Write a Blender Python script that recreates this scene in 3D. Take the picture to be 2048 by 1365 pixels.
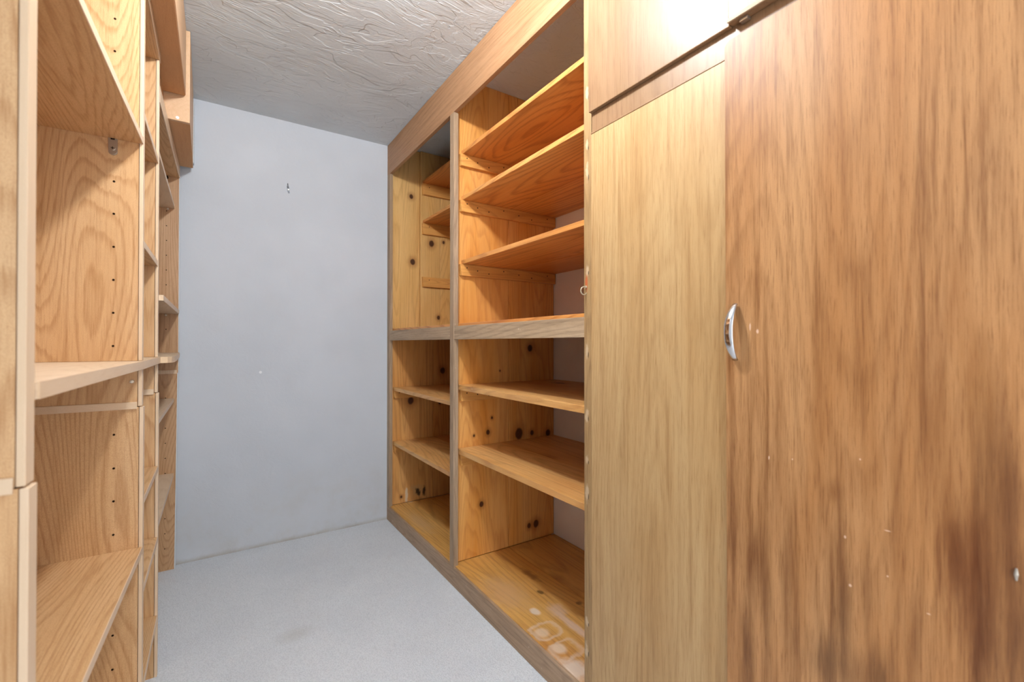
import bpy, bmesh, math, random
from mathutils import Vector, Matrix
random.seed(7)
for o in list(bpy.data.objects): bpy.data.objects.remove(o)
S = bpy.context.scene
COL = S.collection
# ------------------------------------------------------------------ camera, world, exposure
YAW, PIT, FPX, CAMH, CY = .5849, .0073, 901.8, 1.146, -2.0
cam = bpy.data.cameras.new('camera'); camo = bpy.data.objects.new('camera', cam); COL.objects.link(camo)
cam.sensor_width = 36; cam.lens = FPX*36/2048; cam.clip_start = .02
cam.shift_y = CY/2048
camo.location = (0, 0, CAMH)
camo.rotation_euler = (math.pi/2+PIT, 0, -YAW)
cam.dof.use_dof = True; cam.dof.focus_distance = 1.7; cam.dof.aperture_fstop = 3.4
S.camera = camo
w = bpy.data.worlds.new('world'); S.world = w; w.use_nodes = True
bg = w.node_tree.nodes['Background']; bg.inputs[0].default_value = (.92, .96, 1, 1); bg.inputs[1].default_value = 3.0
vs = S.view_settings
vs.view_transform = 'Standard'; vs.look = 'None'; vs.gamma = 1; vs.use_curve_mapping = False
vs.exposure = 0.5
LAMP_STRENGTH = 400
# ------------------------------------------------------------------ pixel -> plane
cF = Vector((math.sin(YAW)*math.cos(PIT), math.cos(YAW)*math.cos(PIT), math.sin(PIT)))
cR = Vector((math.cos(YAW), -math.sin(YAW), 0)); cU = cR.cross(cF)
def pix(u, v, ax, val):
    d = cF + cR*((u-1024)/FPX) - cU*((v-682.5-CY)/FPX)
    c = Vector((0, 0, CAMH)); return c + d*((val-c[ax])/d[ax])
# ------------------------------------------------------------------ materials
def lin(h):
    h = h.lstrip('#'); r = [int(h[i:i+2], 16)/255 for i in (0, 2, 4)]
    return tuple((c/12.92 if c <= .04045 else ((c+.055)/1.055)**2.4) for c in r)+(1,)
class NB:
    def __init__(s, name):
        s.m = bpy.data.materials.new(name); s.m.use_nodes = True
        s.t = s.m.node_tree; s.t.nodes.clear()
        s.out = s.t.nodes.new('ShaderNodeOutputMaterial'); s.b = s.n('ShaderNodeBsdfPrincipled')
        s.t.links.new(s.b.outputs[0], s.out.inputs[0])
    def n(s, ty, **k):
        n = s.t.nodes.new(ty)
        for a, v in k.items(): setattr(n, a, v)
        return n
    def put(s, sock, v):
        if isinstance(v, bpy.types.NodeSocket): s.t.links.new(v, sock)
        else: sock.default_value = v
    def math(s, op, a, b=0., c=0., clamp=False):
        n = s.n('ShaderNodeMath', operation=op, use_clamp=clamp)
        for i, v in enumerate((a, b, c)): s.put(n.inputs[i], v)
        return n.outputs[0]
    def vm(s, op, a, b=(0, 0, 0)):
        n = s.n('ShaderNodeVectorMath', operation=op)
        s.put(n.inputs[0], a); s.put(n.inputs[1], b)
        return n.outputs['Value'] if op in ('LENGTH', 'DOT_PRODUCT', 'DISTANCE') else n.outputs[0]
    def noise(s, vec, scale, detail=2., rough=.5, dist=0., color=False):
        n = s.n('ShaderNodeTexNoise'); s.put(n.inputs['Vector'], vec)
        for k, v in (('Scale', scale), ('Detail', detail), ('Roughness', rough), ('Distortion', dist)): s.put(n.inputs[k], v)
        return n.outputs['Color' if color else 'Fac']
    def ramp(s, v, a, b, lo=0., hi=1., smooth=True):
        n = s.n('ShaderNodeMapRange', interpolation_type='SMOOTHSTEP' if smooth else 'LINEAR')
        s.put(n.inputs[0], v)
        for i, q in enumerate((a, b, lo, hi)): s.put(n.inputs[i+1], q)
        return n.outputs[0]
    def mix(s, f, a, b, mode='MIX'):
        n = s.n('ShaderNodeMix', data_type='RGBA', blend_type=mode)
        s.put(n.inputs[0], f); s.put(n.inputs[6], a); s.put(n.inputs[7], b)
        return n.outputs[2]
    def bump(s, hgt, strength, dist):
        n = s.n('ShaderNodeBump'); s.put(n.inputs['Height'], hgt); s.put(n.inputs['Strength'], strength); s.put(n.inputs['Distance'], dist)
        s.put(s.b.inputs['Normal'], n.outputs[0])
    def pos(s): return s.n('ShaderNodeNewGeometry').outputs['Position']
    def finish(s, col, rough, spec=.5):
        s.put(s.b.inputs['Base Color'], col); s.put(s.b.inputs['Roughness'], rough); s.put(s.b.inputs['Specular IOR Level'], spec)
        return s.m

AX = {'x': (0, 1, 2), 'y': (1, 0, 2), 'z': (2, 0, 1)}
def wood(name, axis, light, mid, dark, rings=60., fig=4.5, stretch=.16, ring_amt=.6, fiber=.25, blotch=.3, rough=.45, spec=.4,
         knots=0., knot_col='#4a2410', spots=(), chips=0., bump=.15, sharp=.45, warm=None, seed=0., streak=.5, speck=.15, gain=(1, 1, 1)):
    L_ = lambda h: tuple(min(1, c*g) for c, g in zip(lin(h), gain))+(1,)
    s = NB(name)
    tc = s.n('ShaderNodeTexCoord').outputs['Object']
    rnd = s.n('ShaderNodeObjectInfo').outputs['Random']
    off = s.n('ShaderNodeCombineXYZ')
    for i, k in enumerate((11.3, 7.7, 17.9)): s.put(off.inputs[i], s.math('MULTIPLY_ADD', rnd, k, seed))
    p = s.vm('ADD', tc, off.outputs[0])
    i = 'xyz'.index(axis)
    def ax(a, b):
        v = [a]*3; v[i] = b; return s.vm('MULTIPLY', p, tuple(v))
    fib = s.noise(ax(420., 16.), 1., 3., .7)
    stk = s.noise(ax(75., 2.6), 1., 4., .65)
    bl = s.noise(ax(7., 1.), 1., 4., .6, .5)
    fld = s.noise(ax(1., stretch), fig, 1.2, .45, .2)
    r = s.math('MULTIPLY', s.math('ADD', fld, s.math('MULTIPLY', stk, .012)), rings)
    saw = s.math('FRACT', r)
    ring = s.math('MULTIPLY', s.ramp(saw, sharp, .85), s.ramp(saw, .85, 1., 1., 0.))
    ring = s.math('MULTIPLY', ring, s.ramp(fib, .3, .62, .45, 1.))
    base = s.mix(s.ramp(bl, .5-blotch, .5+blotch*.8), L_(mid), L_(light))
    base = s.mix(s.math('MULTIPLY', s.ramp(stk, .45, .75), streak), base, L_(dark))
    base = s.mix(s.math('MULTIPLY', s.ramp(stk, .45, .25), streak*.5), base, L_(light))
    if warm: base = s.mix(s.ramp(s.noise(ax(2.3, 1.1), 1., 2., .5), .45, .7, 0., .8), base, L_(warm))
    col = s.mix(s.math('MULTIPLY', ring, ring_amt), base, L_(dark))
    col = s.mix(s.math('MULTIPLY', s.ramp(fib, .5, .72), fiber), col, L_(dark))
    if speck:
        col = s.mix(s.ramp(s.noise(p, 900., 1., .5), .42, .7, 0., speck), col, L_(dark))
    if knots:
        v = s.n('ShaderNodeTexVoronoi', feature='F1'); s.put(v.inputs['Scale'], 1.)
        kf = [5.5, 5.5, 5.5]; kf[i] = 3.
        s.put(v.inputs['Vector'], s.vm('MULTIPLY', s.vm('ADD', p, s.vm('MULTIPLY', s.noise(p, 25., 1., color=True), (.012,)*3)), tuple(kf)))
        sel = s.n('ShaderNodeSeparateColor'); s.put(sel.inputs[0], v.outputs['Color'])
        on = s.ramp(sel.outputs[0], 1-knots, 1-knots+.01)
        core = s.math('MULTIPLY', s.ramp(v.outputs['Distance'], .07, .11, 1., 0.), on)
        halo = s.math('MULTIPLY', s.ramp(v.outputs['Distance'], .08, .3, .55, 0.), on)
        col = s.mix(halo, col, L_(dark)); col = s.mix(core, col, lin(knot_col))
    if chips:
        c = s.noise(p, 55., 2., .6)
        col = s.mix(s.math('MULTIPLY', s.ramp(c, .72, .76), chips), col, lin('#e9d8c8'))
    if spots:
        wp = s.pos()
        jit = s.vm('SUBTRACT', s.noise(wp, 30., 3., .6, color=True), (.5,)*3)
        jit2 = s.vm('SUBTRACT', s.noise(s.vm('MULTIPLY', wp, (90, 90, 7)), 1., 3., .6, color=True), (.5,)*3)
    for sp in spots:
        c, rad, colr, amt = sp[:4]; soft = sp[4] if len(sp) > 4 else .5; jam = sp[5] if len(sp) > 5 else .8; kind = sp[6] if len(sp) > 6 else ''
        q = s.vm('MULTIPLY', s.vm('SUBTRACT', wp, tuple(c)), tuple(1/x for x in rad))
        q = s.vm('ADD', q, s.vm('MULTIPLY', jit2 if kind == 'streak' else jit, (jam*2,)*3))
        if kind == 'ring':
            q2 = s.vm('MULTIPLY', q, q); q2 = s.vm('MULTIPLY', s.vm('MULTIPLY', q2, q2), (1, 1, 0)); L = s.math('POWER', s.vm('DOT_PRODUCT', q2, (1, 1, 1)), .25)
        else: L = s.vm('LENGTH', q)
        if kind == 'ring': m = s.math('MULTIPLY', s.ramp(L, 1-soft, 1., 0., 1.), s.ramp(L, 1., 1+soft*.6, 1., 0.))
        else: m = s.ramp(L, 1-soft, 1+soft*.4, 1., 0.)
        col = s.mix(s.math('MULTIPLY', m, amt), col, lin(colr))
    if bump >= .08: s.bump(fib, bump, .0012)
    rr = s.math('ADD', rough-.05, s.math('MULTIPLY', fib, .12))
    return s.finish(col, rr, spec)

def plain(name, col, rough=.5, spec=.4, metal=0., var=.0, scale=40.):
    s = NB(name); c = lin(col)
    s.b.inputs['Metallic'].default_value = metal
    if var:
        p = s.n('ShaderNodeTexCoord').outputs['Object']
        c2 = tuple(x*(1-var) for x in c[:3])+(1,)
        c = s.mix(s.ramp(s.noise(p, scale, 3., .6), .35, .7), c, c2)
    return s.finish(c, rough, spec)

def plaster(name, col, col2, kind):
    s = NB(name); p = s.pos()
    big = s.noise(p, 1.7, 3., .6)
    c = s.mix(s.ramp(big, .35, .7), lin(col), lin(col2))
    if kind == 'ceiling':
        rot = s.n('ShaderNodeMapping'); s.put(rot.inputs[0], p); rot.inputs['Rotation'].default_value = (0, 0, math.radians(-12)); rot.inputs['Scale'].default_value = (1, 2.3, 1)
        d = s.vm('ADD', rot.outputs[0], s.vm('MULTIPLY', s.noise(p, 2.2, 2., .5, color=True), (.5, .5, .5)))
        n1 = s.noise(d, 5., 3., .5, .6); n2 = s.noise(d, 2.1, 3., .5, .8); n3 = s.noise(d, 60., 3., .6)
        lines = s.noise(s.vm('MULTIPLY', d, (9., 70., 1.)), 1., 3., .6)
        step1 = s.ramp(n1, .52, .535); step2 = s.ramp(n2, .5, .512); step3 = s.ramp(n1, .40, .43)
        area = s.ramp(s.noise(p, 3.1, 2.), .4, .65)
        h = s.math('ADD', s.math('ADD', s.math('MULTIPLY', step1, .35), s.math('MULTIPLY', step2, .5)), s.math('ADD', s.math('MULTIPLY', step3, .25), s.math('ADD', s.math('MULTIPLY', n3, .22), s.math('MULTIPLY', s.math('MULTIPLY', lines, area), .7))))
        s.bump(h, .5, .012)
    else:
        n1 = s.noise(p, 14., 5., .65, 1.); n2 = s.noise(p, 70., 3., .6)
        h = s.math('ADD', n1, s.math('MULTIPLY', n2, .25)); s.bump(h, .16, .01)
        sp = s.ramp(s.noise(p, 33., 4., .7), .7, .76)
        if kind == 'wall':
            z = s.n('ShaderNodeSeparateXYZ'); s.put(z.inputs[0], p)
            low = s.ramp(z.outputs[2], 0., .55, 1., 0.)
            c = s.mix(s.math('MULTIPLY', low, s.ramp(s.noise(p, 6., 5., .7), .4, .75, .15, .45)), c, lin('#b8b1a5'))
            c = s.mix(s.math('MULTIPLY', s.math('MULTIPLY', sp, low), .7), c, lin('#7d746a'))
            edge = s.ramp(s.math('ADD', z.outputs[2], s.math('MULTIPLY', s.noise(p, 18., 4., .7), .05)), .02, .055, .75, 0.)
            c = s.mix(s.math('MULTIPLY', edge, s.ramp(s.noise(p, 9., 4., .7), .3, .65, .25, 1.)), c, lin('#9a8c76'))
            # paint chip
            L = s.vm('LENGTH', s.vm('SUBTRACT', p, tuple(pix(521, 745, 1, 2.906))))
            c = s.mix(s.ramp(L, .006, .009, 1., 0.), c, lin('#e8eaee'))
    return s.finish(c, .85, .25)

M = {}
def mat(k): return M[k]
# laminate of the bookcases
for a in 'xyz':
    M['lam_'+a] = wood('oak_laminate_'+a, a, '#d6b084', '#cda272', '#9c6a38', rings=75, fig=3.4, stretch=.13, ring_amt=.5, fiber=.35, rough=.42, bump=.05, streak=.25, speck=.4)
M['lam_far'] = wood('oak_laminate_brown', 'z', '#c9a27a', '#bb9066', '#8f6238', rings=75, fig=3.6, stretch=.13, ring_amt=.5, fiber=.35, rough=.45, bump=.05, streak=.25, speck=.3)
M['lam_pale'] = wood('pale_laminate', 'y', '#dcc4a8', '#d4b999', '#bb9a76', rings=50, fig=4, stretch=.1, ring_amt=.3, fiber=.25, rough=.42, bump=.03, streak=.2)
for k, a in (('edge', 'z'), ('edge_y', 'y')):
    M[k] = wood('pale_edge_band_'+a, a, '#dcc2a4', '#d6ba99', '#c09c74', rings=20, ring_amt=.1, fiber=.12, rough=.4, bump=.03, streak=.15, speck=.1)
M['mdf'] = wood('raw_board', 'y', '#cf9f70', '#c69465', '#a97547', rings=20, ring_amt=.08, fiber=.3, rough=.7, bump=.05, streak=.15, speck=.45)
M['boxwood'] = wood('overhead_laminate', 'y', '#d8b490', '#d0aa84', '#b08558', rings=30, ring_amt=.12, fiber=.25, rough=.5, bump=.04, streak=.2, speck=.3)
# old pine of the built-in
Xc = .9457
def pk(lst, ax, val): return [((pix(u, v, ax, val)),)+tuple(r) for (u, v, *r) in lst]
KN = '#3c1c12'
def knotspots(lst, yv):
    out = []
    for u, v, r in lst:
        c = pix(u, v, 1, yv)
        out.append((c, (r*2.2, .03, r*2.6), '#8a4a1c', .55, .8, .25)); out.append((c, (r, .03, r*1.25), KN, .92, .3, .12))
    return out
knL = knotspots([(823, 393, .014), (826, 524, .018), (876, 636, .013), (862, 488, .02), (886, 486, .01), (822, 802, .022), (886, 742, .02), (880, 806, .01), (803, 995, .008)], 2.87)
knR = knotspots([(1060, 697, .016), (976, 865, .011), (948, 872, .006), (1038, 868, .026), (1064, 866, .012), (963, 1009, .012), (1072, 1048, .018), (1058, 1052, .012), (1096, 866, .016), (984, 836, .006), (1000, 742, .004)], 1.955)
rot = [(pix(813, 992, 1, 2.875), (.012, .03, .05), '#d8c8ac', .9, .4, .9), (pix(833, 982, 1, 2.875), (.05, .03, .05), '#b99a6c', .6, .6, .9), (pix(836, 985, 1, 2.875), (.02, .03, .035), '#1c120c', .9, .5, .9), (pix(848, 980, 1, 2.875), (.012, .03, .04), '#1c120c', .9, .5, .9)]
M['pineL'] = wood('knotty_pine_upright_left', 'z', '#e6bd7c', '#dbaa62', '#a06628', rings=60, fig=4, stretch=.07, ring_amt=.3, fiber=.12, rough=.42, bump=.06, streak=.22, speck=.05, spots=knL+rot)
M['pineLow'] = wood('aged_pine_upright', 'z', '#dea866', '#d09048', '#8f5322', rings=60, fig=4, stretch=.07, ring_amt=.35, fiber=.15, rough=.42, streak=.3, speck=.05, spots=knL+rot)
M['pineR'] = wood('amber_pine_upright', 'z', '#e8ae66', '#dc9440', '#a8581e', rings=55, fig=4, stretch=.07, ring_amt=.3, fiber=.12, rough=.38, bump=.06, streak=.22, speck=.05, spots=knR)
M['pine_y'] = wood('amber_pine_shelf', 'y', '#e0a560', '#d48e48', '#8f4c1e', rings=42, fig=3.2, stretch=.12, ring_amt=.55, fiber=.12, rough=.36, knots=.2, bump=.06, warm='#d08440', streak=.3, speck=.05)
M['pine_low'] = wood('worn_pine_shelf', 'y', '#e8b978', '#db9f5a', '#985a26', rings=42, fig=3.2, stretch=.12, ring_amt=.35, fiber=.2, rough=.4, knots=.18, chips=.25, bump=.08, warm='#cd8e50', streak=.35, speck=.1)
ZF = .095
flo = [(pix(1010, 1185, 2, ZF), (.1, .16, .03), '#cfa67c', .6, .8, .5), (pix(1070, 1224, 2, ZF), (.02, .028, .03), '#efe2d2', .75, .5, .3), (pix(1115, 1222, 2, ZF), (.04, .05, .03), '#dfc4ac', .6, .7, .5),
       (pix(1084, 1266, 2, ZF), (.028, .03, .03), '#e6d0b4', .7, .5, .3), (pix(1118, 1298, 2, ZF), (.028, .03, .03), '#ead6bc', .75, .5, .3),
       (pix(1092, 1262, 2, ZF), (.052, .044, .05), '#e6d3bd', .5, .35, .3, 'ring'), (pix(1132, 1300, 2, ZF), (.052, .044, .05), '#e6d3bd', .45, .35, .3, 'ring'), (pix(1150, 1255, 2, ZF), (.02, .12, .05), '#e9d2c2', .6, .6, .3),
       (pix(1150, 1340, 2, ZF), (.05, .06, .03), '#efe3d4', .7, .6, .5), (pix(1060, 1150, 2, ZF), (.02, .08, .03), '#6a3a1c', .6, .6, .7), (pix(1080, 1185, 2, ZF), (.012, .02, .03), '#2c1810', .7, .5, .5),
       (pix(1158, 1207, 2, ZF), (.014, .014, .03), '#2c1810', .5, .5, .3), (pix(840, 1045, 2, ZF), (.05, .2, .03), '#cfab80', .5, .8, .5), (pix(820, 1003, 2, ZF), (.02, .03, .03), '#e4cdb0', .6, .6, .6)]
M['pine_floor'] = wood('stained_pine_floor_plank', 'y', '#e4b468', '#d59b4a', '#8f5626', rings=42, fig=3.2, stretch=.1, ring_amt=.35, fiber=.2, rough=.36, knots=.1, chips=.3, bump=.08, warm='#c98646', streak=.4, speck=.1, spots=flo)
M['cleat'] = wood('amber_pine_cleat', 'x', '#e0a85e', '#d4944a', '#985424', rings=40, fig=5, stretch=.1, ring_amt=.3, fiber=.15, rough=.4, bump=.06, streak=.25, speck=.05)
M['frame_z'] = wood('weathered_frame', 'z', '#b9a084', '#a1876a', '#6a5240', rings=40, fig=5, stretch=.08, ring_amt=.35, fiber=.4, rough=.55, chips=.35, bump=.12, streak=.5)
M['frame_y'] = wood('weathered_rail', 'y', '#bfa688', '#a78d6e', '#705a46', rings=40, fig=5, stretch=.08, ring_amt=.35, fiber=.4, rough=.55, chips=.3, bump=.12, streak=.5)
M['base'] = wood('scuffed_base_board', 'y', '#bca084', '#a88a6c', '#6f5540', rings=40, fig=5, stretch=.08, ring_amt=.3, fiber=.4, rough=.55, chips=.3, bump=.1, streak=.5)
M['fascia'] = wood('tan_fascia', 'y', '#b48c68', '#a87d58', '#7c5636', rings=50, fig=4, stretch=.05, ring_amt=.3, fiber=.38, rough=.5, bump=.08, streak=.45, speck=.15)
hin = []
for v in (186, 290, 345, 540, 700, 830, 920, 985, 1245, 1300):
    k = random.uniform(.6, 1.4)
    hin.append((pix(1174, v, 0, Xc), (.02, .007, .026*k), '#d3bb9c', .6, .5, 1.1)); hin.append((pix(1177, v+9*k, 0, Xc), (.02, .0022, .010*k), '#2c1a10', .8, .5, .6))
hin.append((pix(1173, 566, 0, Xc), (.02, .006, .03), '#b8562a', .8, .4, .4))
M['stile_r'] = wood('stripped_stile', 'z', '#b08f64', '#9c7a4e', '#66482a', rings=40, fig=5, stretch=.08, ring_amt=.35, fiber=.4, rough=.5, bump=.12, streak=.5, spots=hin)
# plywood of the tall cabinet
M['ply'] = wood('golden_plywood', 'z', '#c0a072', '#b28d5e', '#8a6034', rings=60, fig=2.6, stretch=.1, ring_amt=.2, fiber=.5, blotch=.25, rough=.42, spec=.35, bump=.06, streak=.5, speck=.1, sharp=.3)
M['ply_up'] = wood('pale_plywood', 'z', '#947456', '#8a6a4a', '#6c4c32', rings=60, fig=2.6, stretch=.1, ring_amt=.2, fiber=.45, blotch=.25, rough=.38, spec=.33, bump=.05, streak=.45, speck=.1, sharp=.3)
ds = []
for (u, v, ry, rz, c, a) in [(1468, 700, .010, .22, '#663200', .55), (1470, 1050, .013, .25, '#552400', .7), (1512, 1110, .022, .07, '#552400', .6), (1500, 1300, .02, .14, '#4c2406', .75), (1540, 1240, .012, .16, '#5a3416', .5),
        (1690, 1140, .016, .12, '#5a3010', .5), (1690, 1260, .02, .1, '#4e2c12', .6), (1672, 985, .018, .03, '#6a3c16', .5), (1915, 1080, .026, .11, '#5a2800', .75), (1950, 1180, .03, .16, '#542400', .75), (1985, 960, .03, .16, '#5a3210', .6),
        (2020, 1300, .03, .14, '#4a2610', .6), (1965, 1260, .014, .16, '#4c2000', .7), (1890, 900, .02, .12, '#7a4a1e', .45), (1960, 780, .03, .1, '#8a5a2a', .4), (1700, 1340, .09, .05, '#55341c', .4), (1760, 1330, .02, .05, '#4a2c16', .45), (1560, 900, .012, .16, '#6a3a12', .4), (1800, 960, .01, .2, '#6a3a12', .35), (1860, 760, .016, .14, '#74421a', .4), (1640, 760, .012, .14, '#7a4a20', .35), (1480, 480, .009, .14, '#6a3c18', .45), (1930, 620, .02, .12, '#8a5424', .35), (1580, 1150, .012, .14, '#5a2e0c', .45), (1830, 1280, .014, .1, '#5a2e0c', .45), (2035, 1080, .02, .2, '#4a2006', .6), (1740, 1200, .008, .16, '#5c3210', .4), (1660, 1320, .016, .06, '#4a2c16', .5)]:
    ds.append((pix(u, v, 0, Xc), (.05, ry, rz), c, a, .95, .9, 'streak'))
for (u, v, ry, rz) in [(1705, 1168, .0025, .003), (1695, 1072, .002, .003), (1543, 915, .0015, .004), (1590, 918, .0015, .002), (1725, 918, .0015, .002), (1780, 1060, .005, .0012), (1862, 1225, .003, .0012), (1505, 655, .002, .009), (1520, 664, .003, .005), (1780, 1150, .002, .002)]:
    ds.append((pix(u, v, 0, Xc), (.05, ry, rz), '#eccbb2', .6, .5, .8))
M['door'] = wood('streaked_plywood_door', 'z', '#b88a5c', '#a67242', '#704420', rings=55, fig=2.4, stretch=.1, ring_amt=.3, fiber=.6, blotch=.25, rough=.42, spec=.35, bump=.06, warm='#b47d49', streak=.8, speck=.15, sharp=.3, spots=ds)
M['dark'] = plain('dark_hole', '#241509', .9, .1)
M['nail'] = plain('nail_iron', '#3a2214', .5, .4, .3)
M['chrome'] = plain('chrome', '#d6d6d8', .12, .5, 1.)
M['nickel'] = plain('nickel', '#b9b2a6', .3, .5, .85)
M['brass'] = plain('painted_hook', '#cfc0a4', .35, .5, .5)
M['iron'] = plain('grey_iron', '#5a5c60', .4, .5, .6)
M['clear'] = plain('clear_peg', '#e6dccb', .2, .5)
M['white'] = plain('white_enamel', '#e8e8e6', .4, .5)
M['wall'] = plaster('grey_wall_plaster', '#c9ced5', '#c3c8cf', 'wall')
M['wallb'] = plaster('beige_wall_plaster', '#f4efe8', '#efe7de', 'beige')
M['ceil'] = plaster('trowelled_ceiling_plaster', '#d3dade', '#ccd3d7', 'ceiling')
def carpet():
    s = NB('grey_loop_carpet'); p = s.pos()
    v = s.n('ShaderNodeTexVoronoi', feature='F1'); s.put(v.inputs['Scale'], 210.); s.put(v.inputs['Vector'], s.vm('ADD', p, s.vm('MULTIPLY', s.noise(p, 60., 2., color=True), (.012,)*3)))
    n = s.noise(p, 330., 2., .7); big = s.noise(p, 2.2, 4., .6); mid = s.noise(p, 11., 4., .65)
    c = s.mix(s.ramp(big, .35, .7), lin('#e6eaee'), lin('#dfe3e8'))
    c = s.mix(s.ramp(v.outputs['Distance'], .25, .8, 0., .28), c, lin('#aab0b8'))
    c = s.mix(s.ramp(mid, .6, .75, 0., .18), c, lin('#c6c6c2'))
    L = s.vm('LENGTH', s.vm('MULTIPLY', s.vm('SUBTRACT', p, tuple(pix(590, 1270, 2, 0.))), (10, 14, 10)))
    c = s.mix(s.ramp(L, .0, 1., .35, 0.), c, lin('#bab7ad'))
    h = s.math('ADD', s.math('MULTIPLY', v.outputs['Distance'], -1.), s.math('MULTIPLY', n, .6))
    s.bump(h, .6, .004)
    return s.finish(c, .95, .1)
M['carpet'] = carpet()
# ------------------------------------------------------------------ mesh helpers
def link(name, me, m, parent=None):
    o = bpy.data.objects.new(name, me); COL.objects.link(o)
    me.materials.clear() if me.materials else None
    me.materials.append(m)
    if parent: o.parent = parent
    return o
def root_of(o):
    while o.parent: o = o.parent
    return o
def part(name, bm, m, parent=None, local=False, smooth=False):
    if parent and not local:
        mi = root_of(parent).matrix_basis.inverted(); bmesh.ops.transform(bm, matrix=mi, verts=bm.verts)
    bmesh.ops.recalc_face_normals(bm, faces=bm.faces)
    if smooth:
        for f in bm.faces: f.smooth = True
    me = bpy.data.meshes.new(name); bm.to_mesh(me); bm.free()
    return link(name, me, M[m], parent)
def hexa(v8, bev=.0015):
    bm = bmesh.new(); vs_ = [bm.verts.new(v) for v in v8]
    for f in ((0, 3, 2, 1), (4, 5, 6, 7), (0, 1, 5, 4), (1, 2, 6, 5), (2, 3, 7, 6), (3, 0, 4, 7)): bm.faces.new([vs_[i] for i in f])
    if bev: bmesh.ops.bevel(bm, geom=bm.edges[:], offset=bev, segments=2, profile=.6, affect='EDGES', clamp_overlap=True)
    return bm
def box(x0, x1, y0, y1, z0, z1, bev=.0015):
    return hexa([(x0, y0, z0), (x1, y0, z0), (x1, y1, z0), (x0, y1, z0), (x0, y0, z1), (x1, y0, z1), (x1, y1, z1), (x0, y1, z1)], bev)
def prism(poly, z0, z1, bev=.0015):
    bm = bmesh.new(); a = [bm.verts.new((x, y, z0)) for x, y in poly]; b = [bm.verts.new((x, y, z1)) for x, y in poly]; n = len(poly)
    bm.faces.new(a[::-1]); bm.faces.new(b)
    for i in range(n): bm.faces.new((a[i], a[(i+1) % n], b[(i+1) % n], b[i]))
    if bev: bmesh.ops.bevel(bm, geom=[e for e in bm.edges if abs(e.verts[0].co.z-e.verts[1].co.z) < 1e-6], offset=bev, segments=2, profile=.6, affect='EDGES')
    return bm
def tube(pts, rad, n=8, caps=True):
    bm = bmesh.new(); rings = []
    P = [Vector(p) for p in pts]
    for i, p in enumerate(P):
        t = (P[min(i+1, len(P)-1)]-P[max(i-1, 0)]).normalized()
        a = t.cross(Vector((.31, .17, .93))).normalized(); b = t.cross(a)
        r = rad[i] if isinstance(rad, (list, tuple)) else rad
        rings.append([bm.verts.new(p+(a*math.cos(k*2*math.pi/n)+b*math.sin(k*2*math.pi/n))*r) for k in range(n)])
    for i in range(len(rings)-1):
        for k in range(n): bm.faces.new((rings[i][k], rings[i][(k+1) % n], rings[i+1][(k+1) % n], rings[i+1][k]))
    if caps: bm.faces.new(rings[0][::-1]); bm.faces.new(rings[-1])
    return bm
def disc(c, axis, r, t, n=10):
    """short cylinder centred at c, thickness t along axis"""
    d = Vector([0, 0, 0]); d[axis] = 1
    c = Vector(c); return tube([c-d*t/2, c+d*t/2], r, n)
def merge(bms):
    out = bmesh.new()
    for b in bms:
        me = bpy.data.meshes.new('t'); b.to_mesh(me); b.free(); out.from_mesh(me); bpy.data.meshes.remove(me)
    return out
def thing(name, label, cat, loc=(0, 0, 0), rotz=0, group=None):
    o = bpy.data.objects.new(name, None); COL.objects.link(o); o.empty_display_size = .1
    o.location = loc; o.rotation_euler = (0, 0, rotz); o.matrix_basis = Matrix.LocRotScale(Vector(loc), Matrix.Rotation(rotz, 3, 'Z'), None)
    o['label'] = label; o['category'] = cat
    if group: o['group'] = group
    return o
def struct(name, bm, m, label):
    o = part(name, bm, m); o['kind'] = 'structure'; o['label'] = label; o['category'] = name.split('_')[0]
    return o
# ------------------------------------------------------------------ room
YB = 2.906; XR = 1.575; XL = -.492; YN = -.75; H = 2.44
struct('floor', box(XL-.1, XR+.1, YN-2.2, YB+.1, -.1, 0, 0), 'carpet', 'pale grey loop carpet covering the closet floor')
struct('ceiling', box(XL-.1, XR+.1, YN-.1, YB+.1, H, H+.1, 0), 'ceil', 'grey trowelled plaster ceiling above the shelves')
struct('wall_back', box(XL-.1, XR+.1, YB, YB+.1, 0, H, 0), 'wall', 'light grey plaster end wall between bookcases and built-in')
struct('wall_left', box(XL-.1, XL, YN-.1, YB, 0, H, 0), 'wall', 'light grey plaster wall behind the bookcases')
struct('wall_right', box(XR, XR+.1, YN-.1, YB, 0, H, 0), 'wallb', 'beige plaster wall behind the wooden built-in shelves')
nb = merge([box(XL, -.2, YN-.1, YN, 0, H, 0), box(.95, XR, YN-.1, YN, 0, H, 0), box(-.2, .95, YN-.1, YN, 2.2, H, 0)])  # unseen near wall, its doorway widened so world light fills the closet
struct('wall_near', nb, 'wall', 'light grey plaster wall with an unseen doorway behind the viewer, widened for fill light')
struct('trim_1', box(XL, -.088, 2.868, YB, 2.085, 2.405, .003), 'ceil', 'narrow grey plaster strip beside the overhead box')
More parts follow.
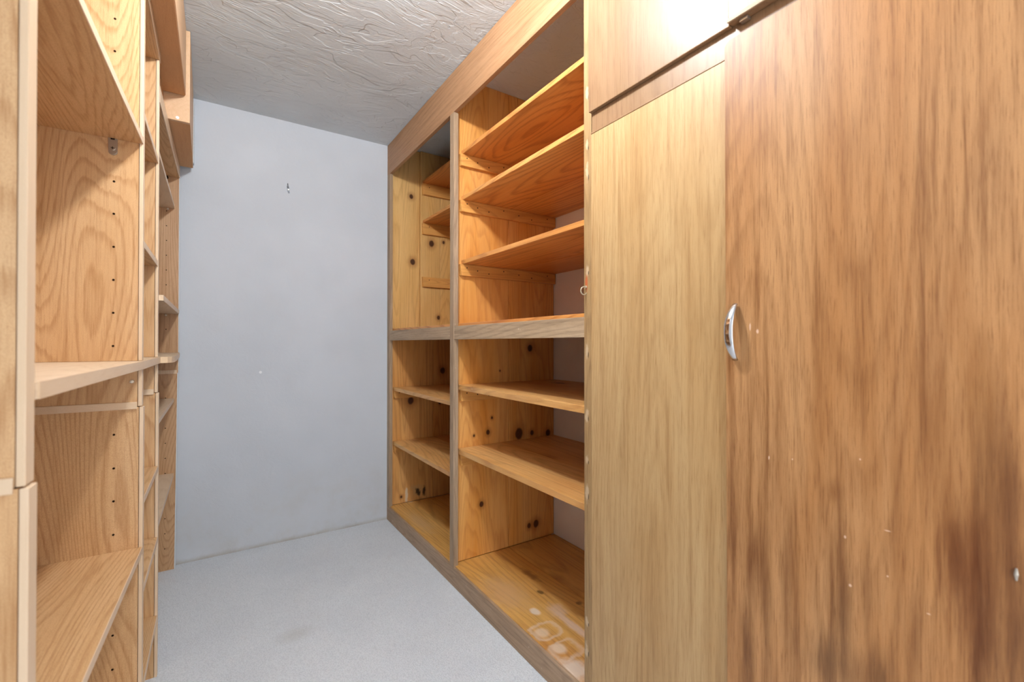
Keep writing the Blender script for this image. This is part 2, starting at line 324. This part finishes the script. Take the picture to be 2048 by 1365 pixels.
# ------------------------------------------------------------------ ceiling lamp (the room's own light, above the frame)
lamp = thing('ceiling_lamp', 'round white globe lamp mounted on the ceiling', 'lamp', (.30, .98, H))
part('lamp_base', tube([(.30, .98, H), (.30, .98, H-.012), (.30, .98, H-.03)], [.075, .075, .05], 32), 'white', lamp, smooth=False)
s_ = NB('lamp_globe'); s_.t.nodes.remove(s_.b)
e_ = s_.n('ShaderNodeEmission'); e_.inputs[0].default_value = (.93, .97, 1, 1); e_.inputs[1].default_value = LAMP_STRENGTH
s_.t.links.new(e_.outputs[0], s_.out.inputs[0]); M['globe'] = s_.m
g = bmesh.new(); bmesh.ops.create_uvsphere(g, u_segments=24, v_segments=14, radius=.055); bmesh.ops.translate(g, verts=g.verts, vec=(.30, .98, H-.08))
part('lamp_globe', g, 'globe', lamp, smooth=True)
# ------------------------------------------------------------------ bookcases along the left wall
SEAM = .976; D = .29
P1Y, P1Z = 2.272, 2.159; P2Y, P2Z = 2.283, 2.056
def holes(name, xs, y, zs, parent, r=.0028, local=False):
    bm = merge([disc((x, y, z), 1, r, .0012, 10) for x in xs for z in zs])
    o = part(name, bm, 'dark', parent, local); o['kind'] = 'stuff'; return o
def upright(parent, xf, y0, y1, ztop, local, tie=True, m='lam_z', holes_x=.06, hz=(), low_proud=.003, xb=None, cut=True):
    """panel with solid edge strip, in an upper and a lower piece"""
    xb = xf-D if xb is None else xb
    for (z0, z1, x) in (((1.099, ztop, xf), (SEAM+.0012, 1.076, xf)) if cut else ((SEAM+.0012, ztop, xf),))+((0., SEAM-.0012, xf+low_proud),):
        p = part('side_panel', box(xb, x-.0095, y0, y1, z0, z1, .0005), m, parent, local)
        part('edge_strip', box(x-.0085, x, y0-.0012, y1+.0005, z0, z1, .0015), 'edge', p, local)
        zz = [q for q in hz if z0 < q < z1]
        if zz: holes('peg_holes', (x-holes_x, x-D+.055), y0, zz, p, local=local)
    if tie: part('joint_strip', box(xb, xf-.010, y0-.004, y0+.001, SEAM-.006, SEAM+.013, .001), 'edge_y', parent, local)
def shelf(parent, x0, xf, y0, y1, zt, t, m='lam_y', local=False, edge='edge_y'):
    p = part('shelf', box(x0, xf-.002, y0, y1, zt-t, zt, .0004), m, parent, local)
    part('edge_band', box(xf-.002, xf, y0, y1, zt-t, zt, .0006), edge, p, local)
    return p
def support_peg(parent, x, y, z, local):
    bm = tube([(x, y-.012, z-.006), (x, y, z-.006)], .0045, 10)
    return part('shelf_peg', bm, 'clear', parent, local, True)
TH = .022
# near unit, stands a touch askew
AY = 1.5652
u1 = thing('bookcase', 'oak laminate bookcase with the metal shelf bracket, nearest to the camera', 'bookcase', (-.16, AY, 0), -math.atan(.03), 'oak laminate bookcases')
hzA = [2.0038, 1.9178, 1.83, 1.745, 1.5727, 1.4872, 1.4001, 1.3129, 1.2262, 1.1389, .9055, .8171, .7308, .6431, .47, .38, .2912, .20]
upright(u1, 0, 0, TH, 2.128, True, hz=hzA)
upright(u1, 0, -.803, -.777, 2.128, True, cut=False)
W0 = -.777
shelf(u1, -D, 0, W0, -.0005, 1.703, .018, local=True)
shelf(u1, -D, .003, W0, -.0005, .598, .018, local=True)
shelf(u1, -D, .003, W0, -.0005, .20, .018, local=True)
part('top_board', box(-D, 0, -.803, TH, 2.128, 2.158), 'lam_y', u1, True)
part('back_panel', box(-D-.006, -D-.0005, -.803, TH, 0, 2.158, 0), 'lam_z', u1, True)
bx, bz = -.0625, 1.675
br = bmesh.new()
pts = [(bx+.0095*math.cos(a), bz+(.019 if math.sin(a) > 0 else -.019)+.0095*math.sin(a)) for a in [k*math.pi/10 for k in range(20)]]
fa = [br.verts.new((x, -.004, z-.005)) for x, z in pts]; fb = [br.verts.new((x, .0, z-.005)) for x, z in pts]
br.faces.new(fa); br.faces.new(fb[::-1])
for i in range(20): br.faces.new((fa[i], fb[i], fb[(i+1) % 20], fa[(i+1) % 20]))
bmesh.ops.bevel(br, geom=[e for e in br.edges if e.verts[0].co.y < -.003 and e.verts[1].co.y < -.003], offset=.0012, segments=2, affect='EDGES')
bk = part('shelf_bracket', br, 'nickel', u1, True); bk['label'] = 'nickel shelf bracket with a screw'
part('screw', merge([disc((bx, -.005, bz-.016), 1, .0055, .003, 12)]), 'nickel', bk, True)
part('screw_slot', merge([box(bx-.0035, bx+.0035, -.0071, -.0062, bz-.0167, bz-.0153, 0), box(bx-.0007, bx+.0007, -.0071, -.0062, bz-.0195, bz-.0125, 0)]), 'dark', bk, True)
part('bracket_slot', tube([(bx-.004, -.0042, bz+.008), (bx+.004, -.0042, bz+.008)], .0018, 8), 'dark', bk, True)
support_peg(u1, -.06, 0, 1.073, True)
support_peg(u1, -.02, 0, 1.05, True)
# narrow middle unit
BY = 1.9718
u2 = thing('bookcase', 'narrow oak laminate bookcase, second from the camera', 'bookcase', (-.16, AY+TH+.001, 0), 0, 'oak laminate bookcases')
upright(u2, -.16, BY, BY+TH, 2.128, False)
y0 = AY+TH+.013
for zt in (1.786, 1.43): shelf(u2, -.45, -.161, y0, BY-.0005, zt, .018)
for zt in (.7234, .4794, .2113): shelf(u2, -.45, -.157, y0, BY-.0005, zt, .018)
part('top_board', box(-.45, -.16, y0, BY+TH, 2.128, 2.158), 'lam_y', u2)
part('edge_band', box(-.16, -.158, y0, BY+TH, 2.128, 2.158, .0005), 'edge_y', u2)
part('back_panel', box(-.456, -.45, y0, BY+TH, 0, 2.158, 0), 'lam_z', u2)
support_peg(u2, -.22, BY, 1.765, False)
# far unit
FY = 2.862
u3 = thing('bookcase', 'brownish oak laminate bookcase against the end wall, farthest from the camera', 'bookcase', (-.155, BY+TH+.002, 0), 0, 'oak laminate bookcases')
hz3 = [1.7411+.0749*k for k in range(-7, 3)]
hz3l = [.7175-.0758*k for k in range(-2, 9)]
pu = part('side_panel', hexa([(-.45, FY, SEAM+.02), (-.150, FY, SEAM+.02), (-.150, FY+.018, SEAM+.02), (-.45, FY+.018, SEAM+.02), (-.45, FY, 2.05), (-.150, FY, 2.05), (-.150, FY+.018, 2.05), (-.45, FY+.018, 2.05)], .0005), 'lam_far', u3)
part('edge_strip', box(-.150, -.1465, FY, FY+.018, SEAM+.02, 2.05, .0005), 'ceil', pu)
pl = part('side_panel', hexa([(-.45, FY, 0), (-.162, FY, 0), (-.162, FY+.018, 0), (-.45, FY+.018, 0), (-.45, FY, SEAM+.019), (-.153, FY, SEAM+.019), (-.153, FY+.018, SEAM+.019), (-.45, FY+.018, SEAM+.019)], .0005), 'lam_far', u3)
part('edge_strip', hexa([(-.162, FY, 0), (-.157, FY, 0), (-.157, FY+.018, 0), (-.162, FY+.018, 0), (-.153, FY, SEAM+.019), (-.149, FY, SEAM+.019), (-.149, FY+.018, SEAM+.019), (-.153, FY+.018, SEAM+.019)], .0005), 'ceil', pl)
holes('peg_holes', (-.2, -.40), FY, [z for z in hz3 if z > SEAM+.03 and z < 2.0], pu, .0026)
holes('peg_holes', (-.2, -.40), FY, [z for z in hz3l if 0 < z < SEAM], pl, .0026)
part('joint_strip', box(-.45, -.155, FY-.004, FY+.001, SEAM+.015, SEAM+.034, .001), 'lam_pale', u3)
ys = BY+TH+.003
shelf(u3, -.45, -.147, ys, FY-.0005, 1.316, .02, 'lam_pale')
shelf(u3, -.45, -.1675, ys, FY-.0005, 1.850, .018, 'lam_pale')
for zt in (.8669, .4868): shelf(u3, -.45, -.166, ys, FY-.0005, zt, .018, 'lam_pale')
tb = part('top_board', hexa([(x, y, z) for z in (1.9925, 2.05) for x, y in ((-.45, ys), (-.1625, ys), (-.1505, FY+.018), (-.45, FY+.018))], .0005), 'lam_y', u3)
part('edge_band', hexa([(x, y, z) for z in (1.9925, 2.05) for x, y in ((-.1622, ys), (-.1595, ys), (-.1465, FY+.018), (-.1502, FY+.018))], .0005), 'edge_y', tb)
part('filler_board', box(-.19, -.172, ys, P2Y-.001, 2.0505, 2.158, .0005), 'lam_y', u3)
part('back_panel', box(-.456, -.4505, ys, FY+.018, 0, 2.05, 0), 'lam_z', u3)
support_peg(u3, -.195, FY, 1.832, False); support_peg(u3, -.2, FY, 1.294, False)
dk = part('shelf_peg', disc((-.2, FY-.006, 1.985), 1, .007, .014, 10), 'dark', u3)
# counter running over the three units, rounded at its far end
ct = thing('counter_board', 'pale laminate counter board running across the three bookcases with a rounded end', 'counter', (-.2, 1.6, 1.0765))
fr = [(-.1815, .7905), (-.157, AY), (-.156, BY+.018), (-.136, 2.0), (-.126, 2.022), (-.1215, 2.06), (-.1215, 2.12), (-.124, 2.25), (-.131, 2.45), (-.1395, 2.7), (-.1455, FY-.003)]
poly = fr + [(-.445, FY-.003), (-.445, AY+TH+.012), (-.443, AY-.02), (-.463, .7905)]
body = part('board', prism(poly, 1.0765, 1.0985, .0008), 'lam_pale', ct)
def ribbon(front, z0, z1, off):
    bm = bmesh.new(); a = []; n = len(front)
    for i, (x, y) in enumerate(front):
        t = Vector(front[min(i+1, n-1)])-Vector(front[max(i-1, 0)]); nn = Vector((t.y, -t.x)).normalized()
        a.append([bm.verts.new((x, y, z0)), bm.verts.new((x+nn.x*off, y+nn.y*off, z0)), bm.verts.new((x+nn.x*off, y+nn.y*off, z1)), bm.verts.new((x, y, z1))])
    for i in range(n-1):
        for k in range(4): bm.faces.new((a[i][k], a[i][(k+1) % 4], a[i+1][(k+1) % 4], a[i+1][k]))
    bm.faces.new(a[0][::-1]); bm.faces.new(a[-1]); return bm
part('edge_band', ribbon(fr, 1.0768, 1.0982, .0022), 'edge_y', body)
# overhead boxes on top of the bookcases
ob = thing('overhead_box', 'long overhead board box overhanging the nearer bookcases under the ceiling', 'soffit', (-.1, 1.6, P1Z))
part('front_panel', box(-.117, -.0985, .85, P1Y, P1Z+.004, H-.003), 'boxwood', ob)
part('bottom_panel', box(-.45, -.101, .85, P1Y-.003, P1Z, P1Z+.0035, .0005), 'mdf', ob)
part('end_panel', box(-.45, -.118, P1Y-.018, P1Y-.001, P1Z+.004, H-.003), 'boxwood', ob)
o2 = thing('overhead_box', 'lower overhead box with a peach end face beside the end wall', 'soffit', (-.085, 2.5, P2Z))
part('end_panel', box(-.45, -.085, P2Y, P2Y+.018, P2Z+.0005, H-.003), 'boxwood', o2)
part('front_panel', hexa([(x, y, z) for z in (P2Z+.0125, H-.003) for x, y in ((-.103, P2Y+.019), (-.085, P2Y+.019), (-.092, 2.862), (-.11, 2.862))]), 'boxwood', o2)
part('bottom_panel', hexa([(x, y, z) for z in (P2Z, P2Z+.012) for x, y in ((-.45, P2Y+.0185), (-.085, P2Y+.0185), (-.092, 2.862), (-.45, 2.862))], .0005), 'mdf', o2)
part('paint_blob', disc((pix(355, 231, 1, P2Y).x, P2Y-.0006, P2Z+.012), 1, .006, .001, 12), 'white', o2)
# ------------------------------------------------------------------ built-in wooden shelving on the right
YS = 1.029; YD = 1.955; YL = 2.875; XB = 1.572
sh = thing('shelving_unit', 'amber pine built-in shelving with two open bays beside the end wall', 'shelves', (Xc, 1.95, 0))
part('base_board', box(Xc, Xc+.02, .9965, YB-.001, 0, .0905, .003), 'base', sh)
part('fascia', box(Xc, Xc+.02, .9965, YB-.001, 2.244, H-.001, .002), 'fascia', sh)
fx = Xc+.021
part('stile', box(Xc, fx, 2.857, YB-.001, .0907, 2.2438, .002), 'frame_z', sh)
part('stile', box(Xc-.001, fx+.003, 1.9254, 1.9664, .0907, 2.2438, .002), 'frame_z', sh)
sr = part('stile', box(Xc, fx, .9965, YS, .0907, 2.2438, .002), 'stile_r', sh)
sr['label'] = 'stripped stile with old hinge marks'
part('rail', box(Xc+.001, fx, 1.9666, 2.8568, 1.164, 1.227, .002), 'frame_y', sh)
part('rail', box(Xc+.001, fx, YS+.0002, 1.9252, 1.164, 1.227, .002), 'frame_y', sh)
# uprights: vertical boards
def upboards(xs, y0, y1, z0, z1, m, dy=0.):
    for i in range(len(xs)-1):
        part('upright_board', box(xs[i]+.0008, xs[i+1]-.0008, y0, y1, z0, z1, .0022), m, sh)
upboards((fx, 1.2729, XB), YD, YD+.021, .0955, 2.05, 'pineR')
upboards((fx, 1.2729, 1.33, XB), YD, YD+.021, 2.0505, H-.001, 'pineR')
upboards((fx, 1.2546, XB), YL, YL+.025, .0955, 1.2045, 'pineLow')
upboards((fx, 1.157), YL, YL+.025, 1.2405, H-.001, 'pineL')
upboards((1.157, 1.30, XB), YL-.014, YL+.011, 1.2405, H-.001, 'pineL')
upboards((fx, 1.28, XB), .9995, 1.0185, .0955, H-.001, 'pineR')
# shelves of planks
def plank(x0, x1, y0, y1, z0, z1, m): return part('shelf_plank', box(x0, x1, y0, y1, z0, z1, .002), m, sh)
def shelf2(xf, seam, y0, y1, zb, zt, m):
    plank(xf, seam-.0008, y0, y1, zb, zt, m); plank(seam+.0008, XB, y0, y1, zb, zt-.0006, m)
YE = 1.0195
for zb, sm in ((2.060, 1.33), (1.838, 1.27), (1.528, 1.30)): shelf2(.999, sm, YE, YD-.0005, zb, zb+.0195, 'pine_y')
shelf2(.970, 1.28, YE, YD-.0005, 1.218, 1.2405, 'pine_y')
shelf2(.978, 1.30, YE, YD-.0005, .923, .9475, 'pine_low')
shelf2(.978, 1.24, YE, YD-.0005, .6165, .641, 'pine_low')
shelf2(.956, 1.272, YE, YD-.0005, .076, ZF, 'pine_floor')
LY0 = YD+.022
for zt in (2.240, 1.974): shelf2(1.172, 1.37, LY0, YL-.0145, zt-.019, zt, 'pine_y')
shelf2(.970, 1.27, LY0, YL-.0005, 1.205, 1.24, 'pine_y')
for zt in (.861, .509): shelf2(.974, 1.26, LY0, YL-.0005, zt-.022, zt, 'pine_low')
shelf2(.956, 1.26, LY0, YL-.0005, .076, ZF, 'pine_floor')
# cleats with nails
def cleat(x0, x1, yface, ztop, hgt, nails, th=.019):
    y0, y1 = yface-th, yface-.0003
    ch = .008
    c = part('cleat', hexa([(x0+ch, y0, ztop-hgt), (x1, y0, ztop-hgt), (x1, y1, ztop-hgt), (x0+ch*.3, y1, ztop-hgt), (x0, y0, ztop), (x1, y0, ztop), (x1, y1, ztop), (x0, y1, ztop)], .002), 'cleat', sh)
    for i, t in enumerate(nails):
        part('nail', disc((x0+(x1-x0)*t, y0-.0003, ztop-hgt*(.3+.35*((i*7) % 3)/2)), 1, .0032, .0016, 8), 'nail', c)
NL = (.06, .16, .27, .42, .58, .72, .9)
for zb in (2.0595, 1.8375, 1.5275, .9225, .616): cleat(.986, 1.57, YD, zb, .056, NL)
YU = YL-.014
for zb in (2.2205, 1.9545, 1.592): cleat(1.165, 1.56, YU, zb, .066 if zb < 1.6 else .075, (.12, .55))
for zb in (.8385, .4865): cleat(.975, 1.56, YL, zb, .05, (.06, .4))
# cup hooks
def cuphook(c, s, flip=1):
    c = Vector(c)
    P = [c+Vector((0, 0, 0)), c+Vector((-.010, 0, 0))*s]
    P += [c+Vector((-.010-.012*math.sin(a), 0, -.012*(1-math.cos(a))))*s for a in [k*math.pi*1.35/10 for k in range(1, 11)]]
    hk = part('cup_hook', tube(P, .0017*s, 8), 'brass', sh, smooth=True)
    part('collar', tube([c, c+Vector((-.003*s, 0, 0))], .0042*s, 12), 'brass', hk)
cuphook((Xc-.0002, 1.019, 1.3175), 1.0)
hk2 = Vector((fx+.003, 1.958, 1.745))
P = [hk2+Vector((.0, .009, 0)), hk2+Vector((.0, .018, 0))]+[hk2+Vector((-.004, .018+.011*math.sin(a), -.011*(1-math.cos(a)))) for a in [k*math.pi*1.4/10 for k in range(1, 11)]]
part('cup_hook', tube(P, .0016, 8), 'brass', sh, smooth=True)
# ------------------------------------------------------------------ tall plywood cabinet
YC0, YC1 = -.06, .9955
tc = thing('tall_cabinet', 'tall plywood cabinet with a chrome pull on its streaked door', 'cabinet', (Xc, .5, 0))
part('side_panel', box(fx, XB, .9755, YC1-.0005, 0, H-.001), 'ply', tc)
part('side_panel', box(Xc+.012, XB, YC0, YC0+.02, 0, H-.001), 'ply', tc)
part('front_panel', box(Xc-.0015, Xc+.012, .562, YC1, 0, 1.778, .0012), 'ply', tc)
part('divider', box(Xc+.013, XB, .55, .57, 0, 1.80), 'ply', tc)
part('rail', box(Xc+.001, Xc+.02, YC0+.021, YC1-.001, 1.7785, 1.90, .001), 'ply_up', tc)
part('moulding', box(Xc-.003, Xc+.0005, .5625, YC1, 1.774, 1.7785, .001), 'ply_up', tc)
# main door with a rounded top corner
DT = 1.808; DX0, DX1 = Xc-.010, Xc+.0005
y0, y1, r = YC0, .5655, .012
poly = [(y0, .012), (y1, .012)]+[(y1-r+r*math.cos(a), DT-r+r*math.sin(a)) for a in [k*math.pi/2/6 for k in range(7)]]+[(y0, DT-.004)]
bm = bmesh.new(); a = [bm.verts.new((DX0, y, z)) for y, z in poly]; b = [bm.verts.new((DX1, y, z)) for y, z in poly]; n = len(poly)
bm.faces.new(a); bm.faces.new(b[::-1])
for i in range(n): bm.faces.new((a[i], a[(i+1) % n], b[(i+1) % n], b[i]))
bmesh.ops.bevel(bm, geom=[e for e in bm.edges if e.verts[0].co.x < DX0+1e-5 and e.verts[1].co.x < DX0+1e-5], offset=.003, segments=3, profile=.6, affect='EDGES')
door = part('door', bm, 'door', tc)
# arched pull
hy, hz, hl = .541, 1.17, .0595
bm = bmesh.new(); rings = []; N = 22; K = 12
for i in range(N+1):
    t = -1+2*i/N
    out = .027*(1-abs(t)**2.4); zc = hz+hl*t
    tx = -.027*(-2.4*abs(t)**1.4*(1 if t > 0 else -1)); tv = Vector((tx*1., 0, hl)).normalized()   # tangent in x,z
    nv = Vector((-tv.z, 0, tv.x))
    ww = .0105-.0045*abs(t)**2.5; hh = .0045-.0015*abs(t)
    c = Vector((DX0-.0035-out, hy, zc))
    rings.append([bm.verts.new(c+Vector((0, math.cos(k*2*math.pi/K)*ww, 0))+nv*math.sin(k*2*math.pi/K)*hh) for k in range(K)])
for i in range(N):
    for k in range(K): bm.faces.new((rings[i][k], rings[i][(k+1) % K], rings[i+1][(k+1) % K], rings[i+1][k]))
bm.faces.new(rings[0][::-1]); bm.faces.new(rings[-1])
hd = part('handle', bm, 'chrome', door, smooth=True); hd['label'] = 'arched chrome pull'
for s in (-1, 1): pass
part('screw_head', tube([(DX0-.0012, .1379, .815), (DX0-.002, .1379, .8237), (DX0-.0012, .1379, .832)], [.0012, .0026, .0012], 8), 'nickel', door)
# upper doors, overlay
d1 = part('upper_door', box(Xc-.012, Xc+.0005, .5535, YC1+.0, 1.8365, 2.39, .002), 'ply_up', tc)
d2 = part('upper_door', box(Xc-.020, Xc+.0005, YC0, .5515, 1.838, 2.39, .002), 'ply_up', tc)
part('lip', box(Xc-.024, Xc-.0203, YC0, .5525, 1.838, 1.846, .001), 'frame_y', d2)
part('door_catch', box(Xc-.014, Xc-.001, .512, .53, 1.8305, 1.8375, .001), 'nickel', d2)
part('fascia', box(Xc, Xc+.02, YC0, YC1-.001, 2.392, H-.001), 'fascia', tc)
# ------------------------------------------------------------------ bent nail hook on the end wall
wc = pix(577, 378, 1, YB)
hook = thing('wall_hook', 'small dark bent hook stuck in the grey end wall', 'hook', (wc.x, YB, wc.z))
part('shank', tube([(wc.x-.004, YB-.0005, wc.z+.008), (wc.x-.003, YB-.012, wc.z+.006), (wc.x-.006, YB-.015, wc.z+.026)], .0022, 8), 'iron', hook)
part('plate', hexa([(wc.x-.003, YB-.003, wc.z-.024), (wc.x+.006, YB-.003, wc.z-.026), (wc.x+.006, YB-.0003, wc.z-.026), (wc.x-.003, YB-.0003, wc.z-.024), (wc.x-.010, YB-.003, wc.z+.014), (wc.x+.002, YB-.003, wc.z+.012), (wc.x+.002, YB-.0003, wc.z+.012), (wc.x-.010, YB-.0003, wc.z+.014)], .0006), 'iron', hook)
part('screw', disc((wc.x-.001, YB-.004, wc.z-.006), 1, .004, .003, 10), 'nickel', hook)
